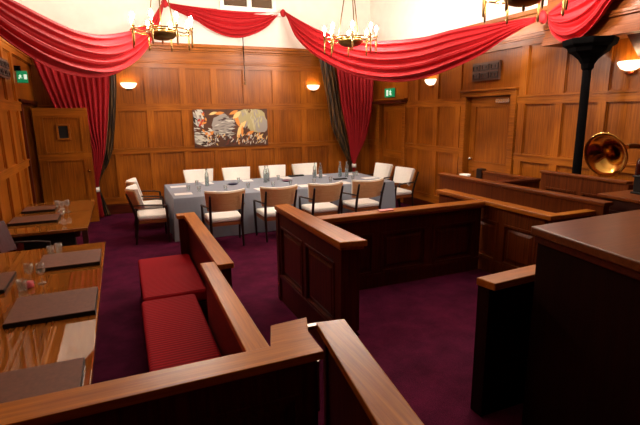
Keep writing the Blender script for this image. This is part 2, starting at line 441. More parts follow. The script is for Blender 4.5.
# gallery beam along the right side, and its iron column
mb = MB(); GX = 5.65
mb.box(GX, XR, YF, 5.12, 2.985, 4.2)
FG = Face((GX, 0, 0), (0,1,0), (-1,0,0))
for z0, z1, w in [(2.985, 3.03, .05), (3.03, 3.09, .03), (3.2, 3.23, .035), (3.23, 3.27, .05), (3.38, 3.42, .04), (3.62, 3.66, .05), (4.1, 4.2, .08)]:
    FG.box(mb, YF, 5.12, z0, z1, 0, w)
struct(mb.build('trim_5', M['pewY'], bevel=.004))
mb = MB(); mb.add([(5.76,YF,2.984),(6.03,YF,2.73),(6.03,YF,2.984),(5.76,4.0,2.984),(6.03,4.0,2.73),(6.03,4.0,2.984)], [(0,1,2),(3,5,4),(0,3,4,1),(1,4,5,2),(2,5,3,0)])
struct(mb.build('trim_7', M['courtY']))
co = thing('iron_column', (GX, 4.4, 0), 'slender black iron column with a bracket head under the gallery beam', 'column')
mb = MB(); mb.lathe([(.085,.0),(.085,.25),(.06,.3),(.052,2.66)], 20, org=(GX,4.4,0)); mb.build('shaft', M['iron'], co, smooth=True)
mb = MB()
mb.lathe([(.055,2.60),(.075,2.63),(.08,2.68),(.12,2.74),(.19,2.80),(.24,2.83),(.26,2.88),(.31,2.91),(.33,2.984)], 8, org=(GX,4.4,0))
mb.build('bracket_head', M['iron'], co, bevel=.01)

# ------------------------------------------------------------------ court joinery
def screen(mb, F, u0, u1, h, n, base=.3, both=False, th=.06, mi=0):
    """panelled screen body: slab of thickness th behind the face, frame and panels on the face"""
    F.box(mb, u0, u1, 0, h, -th, 0, mi)
    F.box(mb, u0, u1, 0, base, 0, .018, mi); F.box(mb, u0, u1, base, base+.035, 0, .032, mi)
    F.box(mb, u0, u1, h-.17, h, 0, .018, mi)
    st = .09; L = (u1-u0); pw = (L-st)/n
    for i in range(n+1):
        F.box(mb, u0+i*pw, u0+i*pw+st, base+.035, h-.17, 0, .0175, mi)
    for i in range(n):
        a, b = u0+i*pw+st, u0+(i+1)*pw
        F.mould(mb, a, b, base+.035, h-.17, .022, 0, .028, mi)
        F.field(mb, a+.05, b-.05, base+.085, h-.22, 0, .014, .03, mi)

# --- dock enclosure
DX, DYB = 1.55, 4.0
dk = thing('dock_enclosure', (1.6, 4.0, 0), 'dark wooden panelled dock with a flat polished rail before the grey dining table', 'partition')
HD = 1.11
mb = MB(); Fd = Face((DX, 0, 0), (0,1,0), (-1,0,0)); screen(mb, Fd, 3.24, 4.82, HD-.05, 2, base=.28, th=.1)
mb.build('side_screen', M['courtV'], dk)
mb = MB(); Fb = Face((0, DYB+.04, 0), (1,0,0), (0,-1,0)); screen(mb, Fb, DX+.09, 3.69, HD-.05, 3, base=.42, th=.08)
mb.build('back_screen', M['courtV'], dk)
mb = MB(); mb.prism([(1.50,3.16),(1.73,3.12),(1.69,4.1),(1.665,4.85),(1.50,4.85)], HD-.05, HD); mb.prism([(1.515,3.18),(1.71,3.14),(1.675,4.1),(1.65,4.84),(1.515,4.84)], HD-.075, HD-.05)
mb.build('cap_rail', M['capY'], dk, bevel=.008)
mb = MB(); mb.box(DX+.145, 3.695, DYB-.03, DYB+.13, HD-.05, HD-.002); mb.box(DX+.13, 3.69, DYB-.01, DYB+.11, HD-.075, HD-.05)
mb.build('cap_rail', M['capX'], dk, bevel=.008)
mb = MB(); mb.box(DX-.035, DX+.095, 4.78, 4.86, 0, HD-.075); mb.build('end_post', M['courtV'], dk, bevel=.005)
mb = MB(); mb.box(DX-.03, DX+.14, 3.18, 3.245, 0, HD-.075); mb.build('end_post', M['courtV'], dk, bevel=.005)

# --- pew on the right of the dock
pw = thing('court_pew', (4.0, 4.0, 0), 'long reddish wooden pew right of the dock, with a ledge and higher panelled back', 'pew')
mb = MB(); Fp = Face((3.76, 0, 0), (0,1,0), (-1,0,0)); screen(mb, Fp, 3.2, 4.86, HD-.04, 3, base=.42, th=.05)
mb.build('front_screen', M['pewV'], pw)
mb = MB(); mb.prism([(3.70,3.10),(3.86,3.10),(3.86,4.88),(3.70,4.88)], HD-.045, HD+.003); mb.build('cap_rail', M['capY'], pw, bevel=.007)
mb = MB(); mb.box(4.33, 4.39, 3.02, 5.6, 0, 1.17, 0); Fq = Face((4.33,0,0),(0,1,0),(-1,0,0)); screen(mb, Fq, 3.02, 5.6, 1.17, 4, base=.5, th=.01)
mb.build('back_screen', M['pewV'], pw)
mb = MB(); mb.box(4.29, 4.42, 3.0, 5.62, 1.17, 1.21); mb.build('cap_rail', M['pewY'], pw, bevel=.007)
mb = MB(); mb.box(3.78, 4.33, 3.14, 3.2, 0, HD-.045); mb.build('end_panel', M['pewV'], pw)
mb = MB(); mb.box(3.86, 4.42, 3.10, 3.2, HD-.045, HD+.002); mb.build('cap_rail', M['capX'], pw, bevel=.007)
mb = MB(); mb.box(3.95, 4.33, 3.2, 4.86, .4, .45); mb.box(4.0, 4.04, 3.2, 4.86, 0, .4); mb.build('seat', M['pewY'], pw)

# --- smaller screens further right
p2 = thing('court_pew', (5.24, 4.0, 0), 'short reddish wooden pew back standing before the iron column', 'pew')
mb = MB(); Fs = Face((5.22,0,0),(0,1,0),(-1,0,0)); screen(mb, Fs, 3.42, 4.58, 1.27, 2, base=.3, th=.06); mb.build('back_screen', M['pewV'], p2)
mb = MB(); mb.box(5.19, 5.30, 3.40, 4.60, 1.27, 1.305); mb.build('cap_rail', M['pewY'], p2, bevel=.007)
mb = MB(); mb.box(5.2, 5.29, 3.38, 3.44, 0, 1.27); mb.build('end_post', M['pewV'], p2, bevel=.005)
mb = MB(); mb.box(5.28, 5.46, 3.46, 4.55, .42, .46); mb.box(5.4, 5.44, 3.46, 4.55, 0, .42); mb.build('seat', M['pewY'], p2)

p3 = thing('corner_partition', (5.6, 5.4, 0), 'low reddish wooden corner partition in front of the right-hand door', 'partition')
mb = MB(); Fs = Face((5.68,0,0),(0,1,0),(-1,0,0)); screen(mb, Fs, 5.14, 6.24, 1.06, 2, base=.3, th=.06); mb.build('side_screen', M['pewV'], p3)
mb = MB(); mb.box(5.65, 5.77, 5.14, 6.2, 1.06, 1.1); mb.build('cap_rail', M['pewY'], p3, bevel=.006)
mb = MB(); Fs = Face((0,5.1,0),(1,0,0),(0,-1,0)); screen(mb, Fs, 4.98, 5.76, 1.06, 2, base=.3, th=.05); mb.build('end_screen', M['pewV'], p3)
mb = MB(); mb.box(4.96, 5.78, 5.05, 5.17, 1.06, 1.1); mb.build('cap_rail', M['courtX'], p3, bevel=.006)
mb = MB(); mb.box(5.63, 5.75, 6.2, 6.32, 0, 1.13); mb.build('newel_post', M['darkwood'], p3, bevel=.01)

st = thing('side_table', (5.12, 6.0, 0), 'small dark side table half hidden behind the pew back', 'table')
mb = MB(); mb.lathe([(.2,.98),(.2,1.0)], 20, org=(5.12,6.0,0)); mb.build('table_top', M['darkwood'], st)
mb = MB(); mb.lathe([(.15,0),(.15,.02),(.03,.06),(.025,.98)], 16, org=(5.12,6.0,0)); mb.build('pedestal', M['darkwood'], st, smooth=True)
mb = MB(); mb.lathe([(.03,1.0),(.045,1.012),(.085,1.07),(.09,1.10),(.08,1.095),(.04,1.02),(0,1.015)], 20, org=(5.12,6.0,0))
tag(mb.build('bowl', M['cream'], smooth=True, org=(5.12,6.0,1.0)), 'small cream bowl peeping over the pew back below the right-hand door', 'bowl')

# --- gramophone desk
gd = thing('clerk_desk', (4.9, 2.8, 0), 'dark desk with a reddish top carrying the brass gramophone', 'desk')
mb = MB(); mb.box(4.5, 5.6, 2.2, 3.24, 1.215, 1.25); mb.build('desk_top', M['pewY'], gd, bevel=.006)
mb = MB(); mb.box(4.53, 5.57, 2.23, 3.21, 0, 1.215); Fs = Face((4.53,0,0),(0,1,0),(-1,0,0)); Fs.mould(mb, 2.3, 3.15, .3, 1.1, .03, 0, .015); mb.build('desk_body', M['tabledark'], gd)
gr = thing('gramophone', (4.95, 2.93, 1.25), 'gramophone with a large polished brass horn on the dark desk beside the iron column', 'gramophone')
mb = MB(); mb.box(4.80, 5.15, 2.78, 3.10, 1.25, 1.27); mb.box(4.815, 5.135, 2.795, 3.085, 1.27, 1.42); mb.box(4.80, 5.15, 2.78, 3.10, 1.42, 1.435); mb.build('cabinet', M['black'], gr, bevel=.005)
mb = MB(); mb.lathe([(.13,1.435),(.13,1.45),(.01,1.452)], 24, org=(4.97,2.93,0)); mb.build('turntable', M['maroonseat'], gr)
hc = Vector((4.35, 3.10, 1.665)); dv = Vector((.815,.58,-.02)); rv = Vector((.58,-.815,0))
ax = -(dv*.28+rv*.18+Vector((0,0,.07))); L = ax.length; axn = ax.normalized()
base = hc-axn*L
prof = [(.026,0),(.03,.07),(.04,.13),(.06,.19),(.092,.24),(.135,.28),(.185,.312),(.215,.325),(.222,.322)]
k = L/.325
pr2 = [(r, z*k) for r, z in prof] + [(r-.006 if r > .04 else r*.8, z*k) for r, z in prof[-2::-1]]
mb = MB(); mb.lathe(pr2, 40, org=base, axis=axn, caps=False)
hn = mb.build('horn', M['brass'], gr, smooth=True)
e0 = base; e3 = Vector((5.09, 3.03, 1.46))
mb = MB(); pts = []
for i in range(13):
    t = i/12; c1 = e0-axn*.14; c2 = e3+Vector((0,0,.26))
    pts.append(e0*(1-t)**3+c1*3*t*(1-t)**2+c2*3*t*t*(1-t)+e3*t**3)
mb.tube(pts, [.027-.008*i/12 for i in range(13)], 10); mb.build('tone_arm', M['oldbrass'], gr, smooth=True)
mb = MB(); mb.lathe([(.05,1.435),(.05,1.5),(.03,1.6),(.04,1.66),(.0,1.7)], 14, org=(5.24,2.7,0)); 
mb = MB(); mb.lathe([(.04,1.25),(.045,1.27),(.045,1.5),(.042,1.56),(.018,1.6),(.018,1.66),(0,1.66)], 16, org=(5.02,3.165,0))
tag(mb.build('bottle', plain('dark_red_glass', (60,16,12), .15), smooth=True, org=(5.02,3.165,1.25)), 'dark bottle standing behind the gramophone', 'bottle')

# --- tall desk in the right foreground
td = thing('tall_desk', (2.9, 1.3, PZ), 'tall dark wooden desk with a broad polished top in the right foreground', 'desk')
ZT = 1.5
mb = MB(); mb.prism([(1.962,1.765),(3.5,1.82),(3.5,.2),(1.74,.2)], ZT-.045, ZT); mb.build('desk_top', M['deskX'], td, bevel=.008)
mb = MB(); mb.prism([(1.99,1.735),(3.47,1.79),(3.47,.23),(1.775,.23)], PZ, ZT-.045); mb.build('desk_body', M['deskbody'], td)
mb = MB(); mb.prism([(1.977,1.75),(3.485,1.805),(3.485,.215),(1.757,.215)], ZT-.085, ZT-.045); mb.build('edge_moulding', M['courtX'], td, bevel=.006)

# --- partition stub right of the gateway
ps = thing('rail_partition', (2.0, 1.86, PZ), 'dark partition with a polished rail end running up to the tall desk', 'partition')
ZS_ = 1.17
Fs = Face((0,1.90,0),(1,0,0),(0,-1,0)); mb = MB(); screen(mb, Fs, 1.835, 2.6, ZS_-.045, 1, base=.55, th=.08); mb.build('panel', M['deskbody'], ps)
mb = MB(); mb.prism([(1.822,1.845),(2.65,1.90),(2.65,2.03),(1.80,1.968)], ZS_-.045, ZS_); mb.build('cap_rail', M['capX'], ps, bevel=.006)
mb = MB(); mb.box(1.815, 1.835, 1.875, 1.97, PZ, ZS_-.045); mb.build('end_post', M['deskbody'], ps, bevel=.004)

# --- front partition with the gate
fp = thing('front_partition', (0, 2.0, 0), 'dark panelled partition with a polished flat rail crossing the left foreground', 'partition')
ZR = .95
mb = MB(); Fs = Face((0,1.97,0),(1,0,0),(0,-1,0)); screen(mb, Fs, -1.48, .79, ZR-.045, 3, base=.25, th=.07); mb.build('panel', M['courtV'], fp)
mb = MB(); mb.prism([(-1.48,2.085),(-1.48,1.905),(0.827,1.927),(0.835,2.160),(0.892,2.328),(0.671,2.311),(.60,2.085)], ZR-.045, ZR); mb.build('cap_rail', M['capX'], fp, bevel=.004)
mb = MB(); mb.prism([(.68,2.045),(.805,1.96),(.835,2.11),(.85,2.29),(.70,2.29)], 0, ZR-.045); mb.build('end_post', M['courtV'], fp, bevel=.005)
mb = MB(); mb.box(.86,.93,2.22,2.255,ZR-.03,ZR-.008); mb.tube([(.86,2.10,.5),(.86,2.10,.8)], .012); hg = mb.build('hinge', M['chrome'], fp); hg['label'] = 'small bright metal hinge'

gt = thing('swing_gate', (.97, 2.2, 0), 'low dark wooden swing gate with a polished flat rail standing open toward the viewer', 'gate')
GA = Vector((.999,2.232,0)); GB = Vector((.825,.95,0)); gd_ = (GB-GA).normalized(); gn = Vector((gd_.y,-gd_.x,0))
def quad(c0, c1, w): return [tuple((c0+gn*w)[:2]), tuple((c0-gn*w)[:2]), tuple((c1-gn*w)[:2]), tuple((c1+gn*w)[:2])]
mb = MB(); mb.prism(quad(GA, GB, .084), ZR-.045, ZR); mb.build('cap_rail', M['capY'], gt, bevel=.006)
mb = MB(); mb.prism(quad(GA+gd_*.03, GB-gd_*.03, .03), .08, ZR-.045); Fs = Face(GA+gn*-.03, gd_, -gn); screen(mb, Fs, .03, 1.26, ZR-.045, 2, base=.25, th=.01)
mb.build('panel', M['courtV'], gt)
mb = MB(); mb.prism(quad(GA+gd_*.0, GA+gd_*.05, .045), 0, ZR-.045); mb.build('hinge_post', M['courtV'], gt, bevel=.004)

# --- long red bench
bn = thing('long_bench', (.4, 3.8, 0), 'long wooden bench with a stepped polished back rail and two red cushions', 'bench')
mb = MB(); Fs = Face((.70,0,0),(0,1,0),(1,0,0)); screen(mb, Fs, 3.54, 5.54, .905, 2, base=.25, th=.06); mb.build('back_screen', M['courtV'], bn)
mb = MB(); Fs = Face((.57,0,0),(0,1,0),(1,0,0)); screen(mb, Fs, 2.09, 3.56, .9, 2, base=.25, th=.055); mb.build('back_screen', M['courtV'], bn)
mb = MB(); mb.prism([(.60,5.66),(.74,5.66),(.735,3.50),(.60,3.50)], .905, .95); mb.prism([(.52,5.66),(.62,5.66),(.62,5.53),(.52,5.53)], .9055, .9495); mb.build('cap_rail', M['capY'], bn, bevel=.006)
mb = MB(); mb.prism([(.487,3.61),(.602,3.61),(.598,2.07),(.474,2.07)], .903, .948); mb.build('cap_rail', M['capY'], bn, bevel=.006)
mb = MB(); mb.box(.05, .635, 5.55, 5.61, 0, .40); mb.box(.54, .69, 5.55, 5.62, 0, .905); mb.build('end_panel', M['courtV'], bn, bevel=.005)
mb = MB(); mb.box(.10, .64, 4.24, 5.54, 0, .36); mb.box(.10, .515, 2.12, 4.24, 0, .36); mb.build('seat_base', M['tabledark'], bn)
def cushion(x0, x1, y0, y1, lab):
    mb = MB(); mb.box(x0, x1, y0, y1, .362, .48)
    o = mb.build('bench_cushion', M['ribbed'], bevel=.028, seg=4, org=((x0+x1)/2, (y0+y1)/2, .362))
    return tag(o, lab, 'cushion', 'red cushions on the long bench')
cushion(.05, .625, 4.25, 5.54, 'red ribbed bench cushion at the far end of the long bench')
cushion(.03, .505, 2.12, 4.21, 'long red ribbed bench cushion nearer the front partition')

# ------------------------------------------------------------------ glossy tables on the left
def side_table(x0, x1, y0, y1, label, modesty):
    t = thing('restaurant_table', ((x0+x1)/2, (y0+y1)/2, 0), label, 'table', 'glossy tables along the left wall')
    mb = MB(); mb.box(x0, x1, y0, y1, .71, .75); mb.build('table_top', M['gloss'], t, bevel=.006)
    mb = MB(); mb.box(x0+.06, x1-.1, y0+.1, y1-.1, .62, .71); mb.build('apron', M['tabledark'], t, bevel=.004)
    for x in (x0+.1, x1-.2):
        for y in (y0+.2, y1-.2):
            mb = MB(); mb.box(x-.04, x+.04, y-.04, y+.04, 0, .71); mb.build('leg', M['tabledark'], t, bevel=.006)
    if modesty:
        mb = MB(); mb.box(x0+.25, x1-.16, y0+.06, y0+.09, .1, .71); mb.build('modesty_panel', M['black'], t)
    return t
side_table(-1.44, -.48, 6.28, 8.48, 'glossy brown table by the left wall, the farther one near the open door', True)
side_table(-1.44, -.26, 2.25, 5.45, 'long glossy brown table by the left wall, the nearer one', False)

def blotter(x0, x1, y0, y1, lab, skew=.0):
    mb = MB(); mb.prism([(x0-skew,y0),(x1,y0),(x1,y1),(x0,y1)], .751, .781, 1); mb.prism([(x0-skew+.004,y0+.004),(x1-.004,y0+.004),(x1-.004,y1-.004),(x0+.004,y1-.004)], .781, .785, 0)
    o = mb.build('desk_blotter', [M['blotter'], M['black']], org=((x0+x1)/2, (y0+y1)/2, .751))
    tag(o, lab, 'blotter', 'brown leather boards on the left tables')
blotter(-1.40, -.98, 7.60, 7.98, 'brown leather board with a black edge, on the farther table nearest the open door')
blotter(-1.42, -.86, 6.78, 7.22, 'brown leather board with a black edge at the near end of the farther table')
blotter(-.80, -.285, 4.58, 5.05, 'brown leather board at the far end of the long near table')
blotter(-.82, -.275, 3.38, 3.88, 'brown leather board lying in the middle of the long near table')
blotter(-.80, -.30, 2.36, 2.70, 'brown leather board half hidden by the front partition rail')
blotter(-1.43, -.95, 4.12, 4.60, 'dark leather board across the long near table, cut by the left edge of the photo')

# tumblers
def tumbler(p, label, group, r=.035, h=.1, mat='glass'):
    mb = MB(); x, y, z = p; t = .004
    mb.lathe([(0,0),(r*.8,0),(r*.83,.004),(r,h),(r-t,h),(r*.8-t,.012),(0,.012)], 18, org=p, caps=False)
    return tag(mb.build('drinking_glass', M[mat], smooth=True, org=p), label, 'glass', group)
def goblet(p, label, group, r=.036):
    mb = MB()
    mb.lathe([(0,0),(.034,0),(.032,.006),(.006,.012),(.005,.07),(r*.7,.09),(r,.125),(r*.88,.17),(r*.88-.003,.17),(r-.003,.125),(r*.68,.095),(0,.083)], 18, org=p, caps=False)
    return tag(mb.build('wine_glass', M['glass'], smooth=True, org=p), label, 'glass', group)
G1 = 'glasses on the left tables'
goblet((-.80,4.30,.751), 'stemmed glass beside the middle board of the long near table, left of its twin', G1)
goblet((-.71,4.26,.751), 'stemmed glass next to the board, right of its twin', G1)
tumbler((-.83,4.13,.751), 'short clear tumbler in front of the stemmed glasses on the near table', G1, .04, .09)
tumbler((-.74,5.10,.751), 'clear tumbler behind the far board of the long near table, left one', G1)
tumbler((-.68,5.18,.751), 'clear tumbler behind the far board of the long near table, right one', G1)
goblet((-.80,6.86,.751), 'stemmed glass by the near board of the farther table', G1)
goblet((-.86,7.42,.751), 'stemmed glass between the two boards of the farther table', G1)
goblet((-.93,7.52,.751), 'stemmed glass beside the board nearest the open door', G1)
goblet((-.80,7.5,.751), 'stemmed glass standing alone right of the farther boards', G1)
tumbler((-.90,3.14,.751), 'clear tumbler at the left edge of the photo below the middle board', G1, .042, .1)
goblet((-.90,3.34,.751), 'stemmed glass at the left edge of the photo beside the middle board', G1)
mb = MB(); p = (-.79,4.19,.751); mb.lathe([(.028,0),(.034,.004),(.03,.05),(.0,.056)], 14, org=p)
tag(mb.build('candle_jar', plain('pink_wax', (206,84,92), .35), smooth=True, org=p), 'small pink candle jar among the glasses on the long near table', 'candle')

# ------------------------------------------------------------------ dining table
dt = thing('dining_table', (2.87, 8.8, 0), 'long dining table under a grey cloth with chairs on all four sides', 'table')
TX0, TX1, TY0, TY1 = .72, 4.98, 7.93, 9.68
mb = MB(); mb.box(TX0+.02, TX1-.02, TY0+.02, TY1-.02, .70, .738); mb.build('table_top', M['tabledark'], dt)
for x in (TX0+.3, TX1-.3):
    for y in (TY0+.3, TY1-.3):
        mb = MB(); mb.box(x-.04, x+.04, y-.04, y+.04, 0, .70); mb.build('leg', M['tabledark'], dt)
# cloth: top plus a gently folded skirt
rows = []
def ringpts(off, z, amp, ph):
    pts = []; x0, x1, y0, y1 = TX0-off, TX1+off, TY0-off, TY1+off
    N = (60, 26)
    def side(ax0, ay0, ax1, ay1, n, nx, ny):
        for i in range(n):
            t = i/n; w = amp*sin(t*n*.9+ph)*sin(pi*t)**.5
            pts.append(Vector((ax0+(ax1-ax0)*t+nx*w, ay0+(ay1-ay0)*t+ny*w, z)))
    side(x0,y0,x1,y0,N[0],0,-1); side(x1,y0,x1,y1,N[1],1,0); side(x1,y1,x0,y1,N[0],0,1); side(x0,y1,x0,y0,N[1],-1,0)
    pts.append(pts[0].copy())
    return pts
rows = [ringpts(-.03,.746,0,0), ringpts(0,.744,0,0), ringpts(.006,.73,0,0), ringpts(.02,.5,.008,0), ringpts(.03,.25,.016,.2), ringpts(.04,.012,.022,.4)]
mb = MB(); mb.grid(rows); n0 = len(rows[0])-1; mb.add([v for v in rows[0][:-1]], [tuple(range(n0))])
tag(mb.build('tablecloth', M['cloth'], smooth=False, org=(2.87,8.8,0)), 'grey-blue tablecloth falling to the carpet round the long dining table', 'tablecloth')

ZS = .7475
# ------------------------------------------------------------------ chairs
def make_chair(label, mats=None):
    c = thing('dining_chair', (0,0,0), label, 'chair', 'cream dining armchairs round the grey table')
    mseat, mback, mpad, mframe, mrail = mats or (M['cream'], M['tan'], M['cream'], M['darkwood'], M['railwood'])
    mb = MB(); mb.prism([(-.29,.25),(.29,.25),(.265,-.24),(-.265,-.24)], .405, .485); mb.build('seat', mseat, c, bevel=.03, seg=4, smooth=True)
    mb = MB(); mb.prism([(-.285,.245),(.285,.245),(.26,-.235),(-.26,-.235)], .345, .40); mb.build('seat_frame', mrail, c, bevel=.006)
    for s in (-1, 1):
        mb = MB(); mb.tube([(s*.295,.225,0),(s*.31,.225,.4),(s*.318,.21,.63)], [.016,.023,.019], 8); mb.build('leg', mframe, c)
        mb = MB(); mb.tube([(s*.25,-.30,0),(s*.25,-.245,.4),(s*.255,-.30,.62),(s*.262,-.385,.87)], [.016,.024,.022,.016], 8); mb.build('leg', mframe, c)
        mb = MB(); mb.tube([(s*.262,-.31,.66),(s*.325,-.1,.665),(s*.33,.1,.65),(s*.318,.225,.63)], [.018,.022,.024,.02], 8, flat=.6); mb.build('armrest', mframe, c)
    # curved back: veneer shell outside, cream pad inside with a rim showing over the top
    def arc(off, z0, z1, hw0, hw1, th, n=16, tilt=.28):
        mb = MB(); r0 = []
        for i in range(n+1):
            t = -1+2*i/n; yy = -.335+.13*t*t+off; zt = z1+.012*t*t
            y0 = yy-tilt*(z0-.66); y1 = yy-tilt*(z1-.66)
            r0.append([(hw0*t,y0,z0),(hw0*t,y0+th,z0),(hw1*t,y1+th,zt),(hw1*t,y1,zt),(hw0*t,y0,z0)])
        mb.grid(r0); mb.add(r0[0][:4], [(0,1,2,3)]); mb.add(r0[-1][:4], [(3,2,1,0)])
        return mb
    arc(0, .60, .895, .285, .325, .02).build('back_shell', mback, c)
    arc(.021, .59, .925, .275, .318, .055).build('back_pad', mpad, c, bevel=.012, seg=3)
    return c
CH = []
proto = None
def place(x, y, rz, label):
    global proto
    if proto is None: proto = make_chair(label); c = proto
    else: c = copy_tree(proto); c['label'] = label
    c.location = (x, y, 0); c.rotation_euler = (0,0,rz); c['group'] = 'cream dining armchairs round the grey table'
    return c
fx = [1.45, 2.35, 3.19, 4.04]; bx = [1.49, 2.32, 3.16, 3.97]
ordn = ['leftmost of four', 'second from left of four', 'third from left of four', 'rightmost of four']
for x, o_ in zip(fx, ordn): place(x, 7.53+random.uniform(-.02,.02), random.uniform(-.03,.03), 'armchair with tan back to the viewer before the grey table, '+o_)
for x, o_ in zip(bx, ordn): place(x, 10.08+random.uniform(-.02,.02), pi+random.uniform(-.03,.03), 'cream armchair facing the viewer behind the grey table, '+o_)
place(.38, 8.28, -pi/2, 'cream armchair at the left end of the grey table, nearer one, seen side on')
place(.40, 9.22, -pi/2, 'cream armchair at the left end of the grey table, farther one, partly hidden')
place(5.33, 9.28, pi/2+.06, 'cream armchair at the right end of the grey table, farther one by the red curtain')
place(5.31, 8.38, pi/2+.04, 'cream armchair at the right end of the grey table, nearer one')
dc = copy_tree(proto); dc.name = 'dark_armchair'; dc['label'] = 'dark armchair pushed between the two glossy tables at the left wall'; del dc['group']
dc.location = (-1.12, 5.9, 0); dc.rotation_euler = (0,0,-pi/2)
for ch in dc.children:
    ch.data = ch.data.copy(); ch.data.materials.clear(); ch.data.materials.append(M['maroonseat'] if ch.name.startswith(('seat','back_pad')) and 'frame' not in ch.name else M['darkwood'])

# ------------------------------------------------------------------ things on the dining table
def bottle(x, y, label):
    mb = MB(); p = (x,y,ZS)
    mb.lathe([(0,0),(.036,0),(.04,.01),(.04,.19),(.034,.235),(.016,.28),(.0145,.325),(.0115,.325),(.013,.28),(.03,.232),(.036,.19),(.036,.012),(0,.012)], 18, org=p, caps=False)
    b = thing('water_bottle', p, label, 'bottle', 'water bottles on the dining table')
    mb.build('glass_body', M['glass'], b, smooth=True)
    mb = MB(); mb.lathe([(0,.012),(.0355,.012),(.0355,.18),(0,.18)], 16, org=p); mb.build('water', M['water'], b, smooth=False)
    mb = MB(); mb.lathe([(.0165,.31),(.0165,.34),(0,.34)], 12, org=p); mb.build('cap', M['chrome'], b)
M['water'] = thin_glass('still_water', (214,222,222), .2)
bottle(1.46, 9.05, 'clear water bottle standing alone at the left part of the grey table')
bottle(2.60, 8.95, 'clear water bottle of the middle pair, left one')
bottle(2.69, 9.08, 'clear water bottle of the middle pair, right one')
bottle(3.72, 9.06, 'left water bottle of the pair before the rightmost far chair')
bottle(3.84, 9.02, 'right water bottle of the pair before the rightmost far chair')
bottle(4.30, 9.02, 'clear water bottle of the rightmost pair before the red curtain, left one')
bottle(4.42, 8.94, 'clear water bottle of the rightmost pair before the red curtain, right one')
G2 = 'glasses on the dining table'
seatname = ['leftmost', 'second', 'third', 'rightmost']
def pad(x, y, rz, label, w=.21, h=.297):
    mb = MB(); c_, s_ = cos(rz), sin(rz)
    mb.prism([(x+a*c_-b*s_, y+a*s_+b*c_) for a,b in [(-w/2,-h/2),(w/2,-h/2),(w/2,h/2),(-w/2,h/2)]], ZS, ZS+.006)
    tag(mb.build('paper_pad', M['white'], org=(x,y,ZS)), label, 'paper pad', 'white paper pads on the dining table')
for i in range(4):
    pad(fx[i]-.05, 8.18, random.uniform(-.15,.15), 'white paper pad on the grey table at the place of the %s front chair' % seatname[i])
    pad(bx[i]+.03, 9.42, random.uniform(-.15,.15), 'white paper pad on the grey table at the place of the %s far chair' % seatname[i])
    tumbler((fx[i]+.22, 8.34, ZS), 'clear tumbler on the grey table at the place of the %s front chair' % seatname[i], G2)
    tumbler((fx[i]-.24, 8.42, ZS), 'clear tumbler left of the paper pad of the %s front chair' % seatname[i], G2)
    tumbler((bx[i]-.2, 9.22, ZS), 'clear tumbler on the grey table at the place of the %s far chair' % seatname[i], G2)
pad(.92, 8.30, pi/2, 'white paper pad at the left end of the grey table, nearer one')
pad(.94, 9.22, pi/2, 'white paper pad at the left end of the grey table, farther one')
pad(4.76, 8.55, pi/2, 'white paper pad at the right end of the grey table, nearer one')
pad(4.72, 9.3, pi/2, 'white paper pad at the right end of the grey table, farther one')
tumbler((1.05, 8.62, ZS), 'clear tumbler near the left end of the grey table', G2)
tumbler((4.60, 8.95, ZS), 'clear tumbler near the right end of the grey table', G2)
tumbler((4.72, 9.06, ZS), 'clear tumbler at the far right corner of the grey table', G2)
for x, y, lab in [(1.95, 9.0, 'dark blue dish on the grey table between the first and second far chairs'), (3.05, 8.92, 'plum-coloured dish beside the middle water bottles')]:
    mb = MB(); mb.lathe([(.06,0),(.1,.018),(.105,.024),(.095,.02),(0,.012)], 20, org=(x,y,ZS))
    tag(mb.build('dish', plain('dish_glaze', (50,60,92) if x < 2.5 else (120,84,110), .3), smooth=True, org=(x,y,ZS)), lab, 'dish', 'dishes on the dining table')
mb = MB(); mb.box(3.32, 3.66, 9.52, 9.62, ZS, ZS+.03); tag(mb.build('folder', M['black'], org=(3.5,9.57,ZS), bevel=.004), 'dark folder on the far edge of the grey table right of the third far chair', 'folder')
mb = MB(); mb.box(4.0, 4.28, 8.62, 8.74, ZS, ZS+.02); tag(mb.build('folder', M['black'], org=(4.14,8.68,ZS), bevel=.004), 'dark folder on the grey table left of the rightmost water bottles', 'folder')

mb = MB(); mb.prism([(2.36,4.0),(2.52,4.0),(2.53,4.07),(2.37,4.08)], HD-.002, HD+.012)
tag(mb.build('napkin', M['pink'], org=(2.45,4.04,HD)), 'pink folded paper napkin lying on the dock rail', 'napkin')

